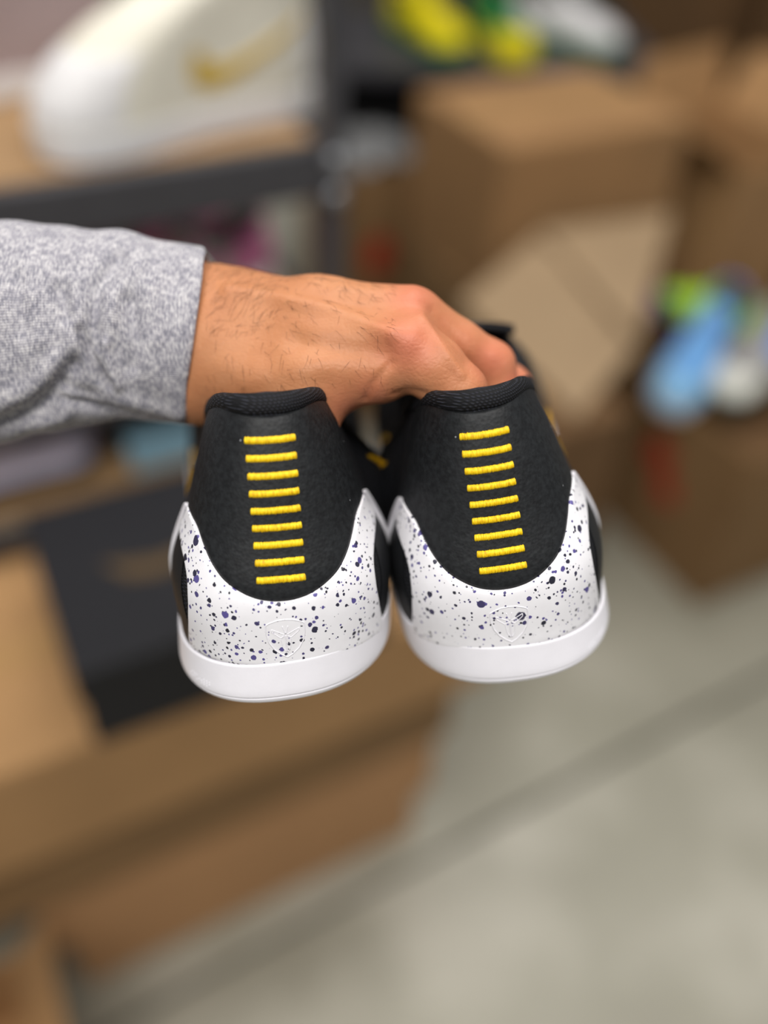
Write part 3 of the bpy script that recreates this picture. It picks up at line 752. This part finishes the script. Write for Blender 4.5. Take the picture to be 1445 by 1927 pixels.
def m_floral():
    t = NT('pink_floral'); v = t.coord()
    vo = t.n('ShaderNodeTexVoronoi'); vo.inputs['Scale'].default_value = 24; t.l(v, vo.inputs['Vector'])
    sep = t.n('ShaderNodeSeparateColor'); t.l(vo.outputs['Color'], sep.inputs[0])
    t.color(t.ramp(sep.outputs[0], [(0.0, rgb(216, 206, 206)), (0.38, rgb(214, 206, 204)), (0.45, rgb(240, 150, 196)), (0.68, rgb(226, 104, 150)), (0.8, rgb(150, 168, 148)), (0.9, rgb(226, 220, 216))]))
    return t.set(0.6, 0.3)
M_FLOR = m_floral()

# ------------------------------------------------------------------ cartons
def carton(label, pos, size, yaw=YAW, mat=None, z0=0.0, tape=True, group=None, name='cardboard_carton'):
    """closed carton: body, two top flaps meeting at a seam, tape. pos = base centre"""
    L_, W_, H_ = size; root = empty(name, (pos[0], pos[1], z0), yaw); tag(root, label, 'carton', group)
    m = mat or CARD[0]
    box('body', (L_, W_, H_-0.004), m, root, bev=0.005)
    for q in (-1, 1): box('top_flap', (L_-0.006, W_/2-0.004, 0.004), m, root, (0, q*W_/4, H_-0.004), bev=0.001)
    if tape: box('tape', (L_*0.98, 0.05, 0.0006), M_TAPE, root, (0, 0, H_), bev=0.0)
    return root
M_TAPE = plain('packing_tape', rgb(176, 138, 92), 0.3, 0.5)
def panel(name, P4, th, mat, parent):
    """flat board from four corners with thickness"""
    P4 = np.array(P4, float); n = np.cross(P4[1]-P4[0], P4[3]-P4[0]); n /= np.linalg.norm(n)
    V = list(P4+n*th/2)+list(P4-n*th/2)
    return mesh(name, V, [(0, 1, 2, 3), (7, 6, 5, 4), (0, 4, 5, 1), (1, 5, 6, 2), (2, 6, 7, 3), (3, 7, 4, 0)], mat, parent, False)
def open_carton(label, pos, size, flaps, yaw=YAW, mat=None, z0=0.0, group=None):
    """flaps: angle in degrees from straight up, outward, for sides +x,-x,+y,-y (None: no flap)"""
    L_, W_, H_ = size; root = empty('open_carton', (pos[0], pos[1], z0), yaw); tag(root, label, 'carton', group)
    m = mat or CARD[0]; t = 0.005; a, b = L_/2, W_/2
    panel('bottom', [(-a, -b, .004), (a, -b, .004), (a, b, .004), (-a, b, .004)], t, m, root)
    for q in (-1, 1):
        panel('side_wall', [(q*a, -b, 0), (q*a, b, 0), (q*a, b, H_), (q*a, -b, H_)], t, m, root)
        panel('side_wall', [(-a, q*b, 0), (a, q*b, 0), (a, q*b, H_), (-a, q*b, H_)], t, m, root)
    fl = W_/2*0.95
    for k, ang in enumerate(flaps):
        if ang is None: continue
        s, c = math.sin(math.radians(ang))*fl, math.cos(math.radians(ang))*fl; q = 1 if k % 2 == 0 else -1
        if k < 2: P4 = [(q*a, -b, H_), (q*a, b, H_), (q*(a+s), b*.97, H_+c), (q*(a+s), -b*.97, H_+c)]
        else: P4 = [(-a, q*b, H_), (a, q*b, H_), (a*.97, q*(b+s), H_+c), (-a*.97, q*(b+s), H_+c)]
        panel('flap', P4, t, m, root)
    return root
def decal(parent, name, pts, mat, th=0.0006):
    pts = np.array(pts, float); k = len(pts); n = np.cross(pts[1]-pts[0], pts[2]-pts[0]); n /= np.linalg.norm(n)
    V = list(pts+n*th)+list(pts-n*th); F = [list(range(k)), list(range(k, 2*k))[::-1]]+[(i, (i+1) % k, k+(i+1) % k, k+i) for i in range(k)]
    return mesh(name, V, F, mat, parent, False)
M_RED = plain('red_print', rgb(176, 56, 36), 0.7, 0.2)
def uv(u, v, o): return np.array(o)+UX*u+VX*v

# stack of cartons under the black shoe box (front edge line through SO along UX)
SO = np.array([0.10, 0.78, 0.0])
hz = [0.16, 0.175, 0.165, 0.18]; z_ = 0
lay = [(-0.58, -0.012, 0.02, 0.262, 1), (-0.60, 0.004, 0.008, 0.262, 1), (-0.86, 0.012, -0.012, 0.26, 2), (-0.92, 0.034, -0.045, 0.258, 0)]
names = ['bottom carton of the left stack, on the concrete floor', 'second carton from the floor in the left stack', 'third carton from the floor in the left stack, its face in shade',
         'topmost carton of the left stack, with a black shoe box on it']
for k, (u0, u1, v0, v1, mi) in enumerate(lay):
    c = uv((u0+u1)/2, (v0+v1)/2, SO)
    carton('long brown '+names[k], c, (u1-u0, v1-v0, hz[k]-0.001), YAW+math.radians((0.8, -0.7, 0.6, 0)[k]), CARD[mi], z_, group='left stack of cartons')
    z_ += hz[k]
ST = z_
# black shoe box on the stack
bc = np.array([-0.272, 0.512, 0])+UX*0.158+VX*0.124
sb = tag(empty('shoe_box', (bc[0], bc[1], ST), YAW), 'closed black shoe box with a faint gold check mark on its lid', 'box')
M_BOX = plain('matt_black_card', rgb(30, 30, 34), 0.6, 0.3, 0.06, 30)
box('body', (0.336, 0.240, 0.105), M_BOX, sb, bev=0.003)
box('lid', (0.344, 0.248, 0.042), M_BOX, sb, (0, 0, 0.079), bev=0.003)
ck = np.array([(-.11, .02), (-.09, -.012), (-.055, -.02), (.0, -.004), (.12, .035), (-.01, .012), (-.05, .004), (-.08, .01)])
decal(sb, 'lid_mark', [(x, y-0.01, 0.1213) for x, y in ck], plain('dull_gold_print', rgb(86, 68, 44), 0.5, 0.4))
# low open carton at the foot of the stack
open_carton('low open carton with a raised flap beside the foot of the left stack', uv(-0.83, -0.08, SO), (0.36, 0.20, 0.20), (35, 60, None, 75), YAW-0.05, CARD[0])

# metal rack with shelf boards
RP = at_d(622, 266, 1.0); ZS = RP[2]-0.012
rk = tag(empty('shelf_rack', (RP[0], RP[1], 0), YAW), 'black metal shelf rack with pale boards behind the sleeve', 'rack')
RL, RW = 1.05, 0.42
for (x, y) in ((0, 0), (0, RW), (-RL, 0), (-RL, RW)):
    box('post', (0.026, 0.026, 1.9), M_BLKMETAL, rk, (x, y, 0), bev=0.003)
for zz_ in (0.30, 0.70, 0.88, ZS):
    for y in (0, RW): box('rail', (RL-0.02, 0.020, 0.016 if zz_ == 0.70 else 0.058), M_BLKMETAL, rk, (-RL/2, y, zz_-(0.018 if zz_ == 0.70 else 0.046)), bev=0.003)
    for x in (0, -RL): box('end_rail', (0.020, RW-0.02, 0.036), M_BLKMETAL, rk, (x, RW/2, zz_-0.028), bev=0.003)
    box('shelf_board', (RL-0.03, RW-0.03, 0.014), M_WOOD, rk, (-RL/2, RW/2, zz_-0.002), bev=0.002)
for dz in (-0.004, -0.044):
    v_, f_ = tube_vf([(0.0, -0.012, ZS+dz), (0.0, -0.020, ZS+dz)], 0.011, 10); mesh('bolt', v_, f_, plain('zinc', rgb(150, 152, 156), 0.35, 0.5, 0.05, 30, 0.5), rk)
SHT = ZS+0.012
def on_rack(u, v, z): p = np.array([RP[0], RP[1], 0])+UX*u+VX*v; return (p[0], p[1], z)
back = YAW+math.pi
sneaker('high_top_sneaker', 'white high-top sneaker with a gold check mark at the shelf edge', HIGH, on_rack(0.018, 0.115, SHT), back+0.16,
        cols(M_CREAM, M_OFFW, M_OFFW), M_GOLD, 'high-tops on the upper shelf', toe=M_OFFW, heel=M_OFFW, scale=1.08)
sneaker('high_top_sneaker', 'mauve grey high-top sneaker behind the white gold-marked one', HIGH, on_rack(-0.16, 0.29, SHT), back+0.06,
        cols(M_MAUVE, M_OFFW, M_MAUVE), None, 'high-tops on the upper shelf', toe=M_MAUVE)
# lower shelf: red box with floral shoes, blue box, pale shoes
LZ = 0.7125
MZ = 0.892
rb = on_rack(-0.62, 0.17, MZ)
rbx = tag(empty('shoe_box', rb, YAW), 'dark red shoe box on the middle shelf left of the floral shoes', 'box')
M_DRED = plain('dark_red_card', rgb(92, 40, 30), 0.6, 0.3)
box('body', (0.42, 0.26, 0.100), M_DRED, rbx, bev=0.003); box('lid', (0.428, 0.268, 0.035), M_DRED, rbx, (0, 0, 0.072), bev=0.003)
sneaker('floral_sneaker', 'pink and white floral low sneaker with its heel toward the rack post', LOW, on_rack(-0.03, 0.13, MZ), back-0.05, cols(M_FLOR, M_OFFW, M_FLOR), None, 'floral pair', heel=M_FLOR)
sneaker('floral_sneaker', 'pink and white floral low sneaker behind its twin on the middle shelf', LOW, on_rack(-0.05, 0.265, MZ), back+0.03, cols(M_FLOR, fabric('pink_sole', rgb(206, 130, 186)), M_FLOR), None, 'floral pair', heel=M_FLOR)
sneaker('pale_sneaker', 'pale lavender low sneaker with a black sole below the sleeve', LOW, on_rack(-0.31, 0.075, LZ), back, cols(M_LAV, M_BLACKPL, M_LAV), None, 'low sneakers on the lower shelf')
bb = on_rack(-0.20, 0.075, LZ); bx_ = tag(empty('shoe_box', bb, YAW), 'small light blue box at the front of the lower shelf', 'box')
box('body', (0.145, 0.10, 0.040), fabric('light_blue_card', rgb(134, 172, 190)), bx_, bev=0.003); box('lid', (0.149, 0.104, 0.016), fabric('light_blue_card', rgb(134, 172, 190)), bx_, (0, 0, 0.0265), bev=0.002)

# right-hand open carton with loose shoes
NC = np.array([0.71, 1.372, 0])          # its near bottom corner
AL, AW, AH = 0.46, 0.36, 0.42
ac = NC+UX*AL/2+VX*AW/2
oc = open_carton('big open carton with a red print, full of loose blue and white shoes', ac, (AL, AW, AH), (25, None, None, None), YAW, CARD[2])
# red print on its left face (face at local x=-AL/2)
for (y, z, s, ang) in ((0.045, 0.27, 0.05, 0.3), (0.000, 0.205, 0.042, -0.4)):
    pts = [(-AL/2-0.0036, y+s*math.cos(t)*(1 if i % 2 else .7), z+s*math.sin(t)*(1 if i % 2 else .8)) for i, t in enumerate(np.linspace(ang, ang+2*math.pi, 9)[:-1])]
    decal(oc, 'red_print', pts, M_RED)
box('filler', (AL-0.02, AW-0.02, 0.36), CARD[4], oc, (0, 0, 0.01), bev=0.01)
def heap(u, v, z): p = NC+UX*u+VX*v; return (p[0], p[1], z)
sneaker('loose_sneaker', 'sky blue and white sneaker lying toe-down at the near side of the open carton', LOW, heap(0.215, 0.365, 0.50), -2.10, cols(M_SKY, M_OFFW, M_BLUE, M_SKY), M_OFFW, 'shoes heaped in the carton', pitch=-0.30, roll=-0.15, toe=M_PBLUE, heel=M_BLUE, scale=1.08)
sneaker('loose_sneaker', 'white and grey sneaker with a dark teal sole on the carton heap', LOW, heap(0.305, 0.255, 0.52), -2.25, cols(M_GREY, M_DKGREEN, M_GREY, M_OFFW), None, 'shoes heaped in the carton', pitch=-0.28, toe=fabric('bone_white', rgb(226, 226, 216)))
sneaker('loose_sneaker', 'bright blue sneaker at the right-hand edge of the open carton', LOW, heap(0.40, 0.28, 0.54), -2.1, cols(M_BLUE, M_OFFW, M_BLUE), M_OFFW, 'shoes heaped in the carton', pitch=-0.12, toe=M_BLUE)
sneaker('loose_sneaker', 'lime green sneaker with a purple toe at the back of the open carton', LOW, heap(0.23, 0.285, 0.47), 2.80, cols(M_LIME, M_PURP, M_LIME, M_PURP), None, 'shoes heaped in the carton', pitch=0.10, toe=M_PURP, heel=M_LIME, scale=0.80)

# loose pale sheet of cardboard leaning in front of the back stack
shp = [at_z(1085, 788, 0.575), at_z(868, 570, 0.64), at_z(1022, 436, 0.74), at_z(1207, 640, 0.62)]
so = np.array(shp).mean(0); so[2] = 0.575
cs = tag(empty('cardboard_sheet', tuple(so)), 'pale folded cardboard sheet leaning left of the shoe-filled carton', 'cardboard')
panel('sheet', np.array(shp)-so, 0.006, CARD[3], cs)
sh2 = [at_z(1200, 640, 0.635), at_z(1050, 470, 0.725), at_z(1018, 434, 0.755), at_z(1262, 402, 0.72)]
panel('folded_edge', np.array(sh2)-so, 0.006, CARD[3], cs)
carton('low dark brown carton on the floor under the pale cardboard sheet', (0.275, 1.345), (0.22, 0.22, 0.57), YAW, CARD[4], 0.0)

# back stack of three cartons
bp = np.array([0.178, 1.607, 0]); BL, BW = 0.43, 0.33
bcen = bp+UX*BL/2+VX*BW/2
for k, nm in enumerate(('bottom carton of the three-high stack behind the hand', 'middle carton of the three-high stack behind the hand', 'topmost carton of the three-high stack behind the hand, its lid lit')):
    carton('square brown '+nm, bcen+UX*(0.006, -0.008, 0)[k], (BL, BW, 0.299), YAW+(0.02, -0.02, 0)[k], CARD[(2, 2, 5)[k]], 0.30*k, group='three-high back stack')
# carton topped with grey film, left of the back stack
fc = np.array([-0.085, 2.08, 0])
fcn = open_carton('narrow brown carton topped with grey plastic film beside the rack post', fc, (0.21, 0.21, 0.70), (None, None, None, None), YAW+0.1, CARD[2])
gx_, gy_ = np.meshgrid(np.linspace(-0.10, 0.10, 14), np.linspace(-0.10, 0.10, 14), indexing='ij')
fz = 0.69+0.05*np.cos(gx_*11)*np.cos(gy_*11)+0.008*np.sin(gx_*70+gy_*40)
grid('plastic_film', np.stack([gx_, gy_, fz], -1), plain('grey_film', rgb(108, 108, 108), 0.35, 0.5), fcn)
decal(fcn, 'red_print', [(-0.03+0.04*math.cos(t), -0.1086, 0.50+0.05*math.sin(t)) for t in np.linspace(0, 2*math.pi, 8)[:-1]], M_RED)

# black tote bins behind
def tote(label, pos, size, yaw):
    r = tag(empty('tote_bin', (pos[0], pos[1], pos[2]), yaw), label, 'bin', 'stacked black tote bins'); L_, W_, H_ = size
    V, F = [], []
    a, b = L_/2, W_/2
    for (f, z) in ((.90, 0), (1, H_), (.95, H_), (.86, 0.01)):
        V += [(-a*f, -b*f, z), (a*f, -b*f, z), (a*f, b*f, z), (-a*f, b*f, z)]
    for i in range(3):
        for k in range(4): F.append((i*4+k, i*4+(k+1) % 4, i*4+4+(k+1) % 4, i*4+4+k))
    F += [(3, 2, 1, 0), (12, 13, 14, 15)]
    mesh('tub', V, F, M_BLACKPL, r, False)
    for (x, y, sx, sy) in ((0, -b, L_+.03, .025), (0, b, L_+.03, .025), (-a, 0, .025, W_+.03), (a, 0, .025, W_+.03)):
        box('rim', (sx, sy, 0.028), M_BLACKPL, r, (x, y, H_-0.02), bev=0.003)
    return r
r2 = tag(empty('shelf_rack', (0.17, 2.54, 0), 0.10), 'far low black rack with green and yellow shoes on top', 'rack')
for (x, y) in ((-.41, -.22), (.41, -.22), (-.41, .22), (.41, .22)): box('post', (0.03, 0.03, 0.80), M_BLKMETAL, r2, (x, y, 0), bev=0.003)
box('shelf_board', (0.88, 0.50, 0.03), M_BLKMETAL, r2, (0, 0, 0.80), bev=0.003)
box('shelf_board', (0.88, 0.50, 0.03), M_BLKMETAL, r2, (0, 0, 0.30), bev=0.003)
for k, nm in enumerate(('left', 'right')):
    tote('%s-hand black plastic tote under the far rack board' % nm, (0.17+(-.19, .19)[k], 2.54+(-.019, .019)[k], 0.331), (0.34, 0.40, 0.38), 0.10)
def far(px, py, hd): p = at_z(px, py, 0.831)-0.300*np.array([math.cos(hd), math.sin(hd), 0]); return (p[0], p[1], 0.831), hd
sneaker('running_shoe', 'yellow and green running shoe, leftmost on the far black rack', LOW, *far(862, 112, -1.0), cols(M_YELL, M_GREEN, M_YELL, M_YELL), M_GREEN, 'bright shoes on the far rack', toe=M_YELL, scale=1.0)
sneaker('running_shoe', 'green and yellow running shoe, middle one on the far black rack', LOW, *far(985, 124, -1.15), cols(M_GREEN, M_YELL, M_GREEN, M_GREEN), M_YELL, 'bright shoes on the far rack', toe=M_YELL)
sneaker('running_shoe', 'white running shoe with a green sole, rightmost on the far black rack', LOW, *far(1165, 105, -0.55), cols(M_OFFW, M_GREEN, M_OFFW), None, 'bright shoes on the far rack', toe=M_OFFW)
# cartons at the upper right
open_carton('tall olive-brown open carton with two raised flaps right of the back stack', (0.74, 2.12, 0), (0.30, 0.30, 0.76), (30, 55, 12, None), YAW+0.15, CARD[0])
carton('tall dark brown carton in the far right corner', (1.32, 2.72, 0), (0.5, 0.5, 1.15), YAW, CARD[4])
carton('dark brown carton standing behind the open olive carton', (0.98, 3.2, 0), (0.55, 0.4, 1.02), YAW, CARD[4])
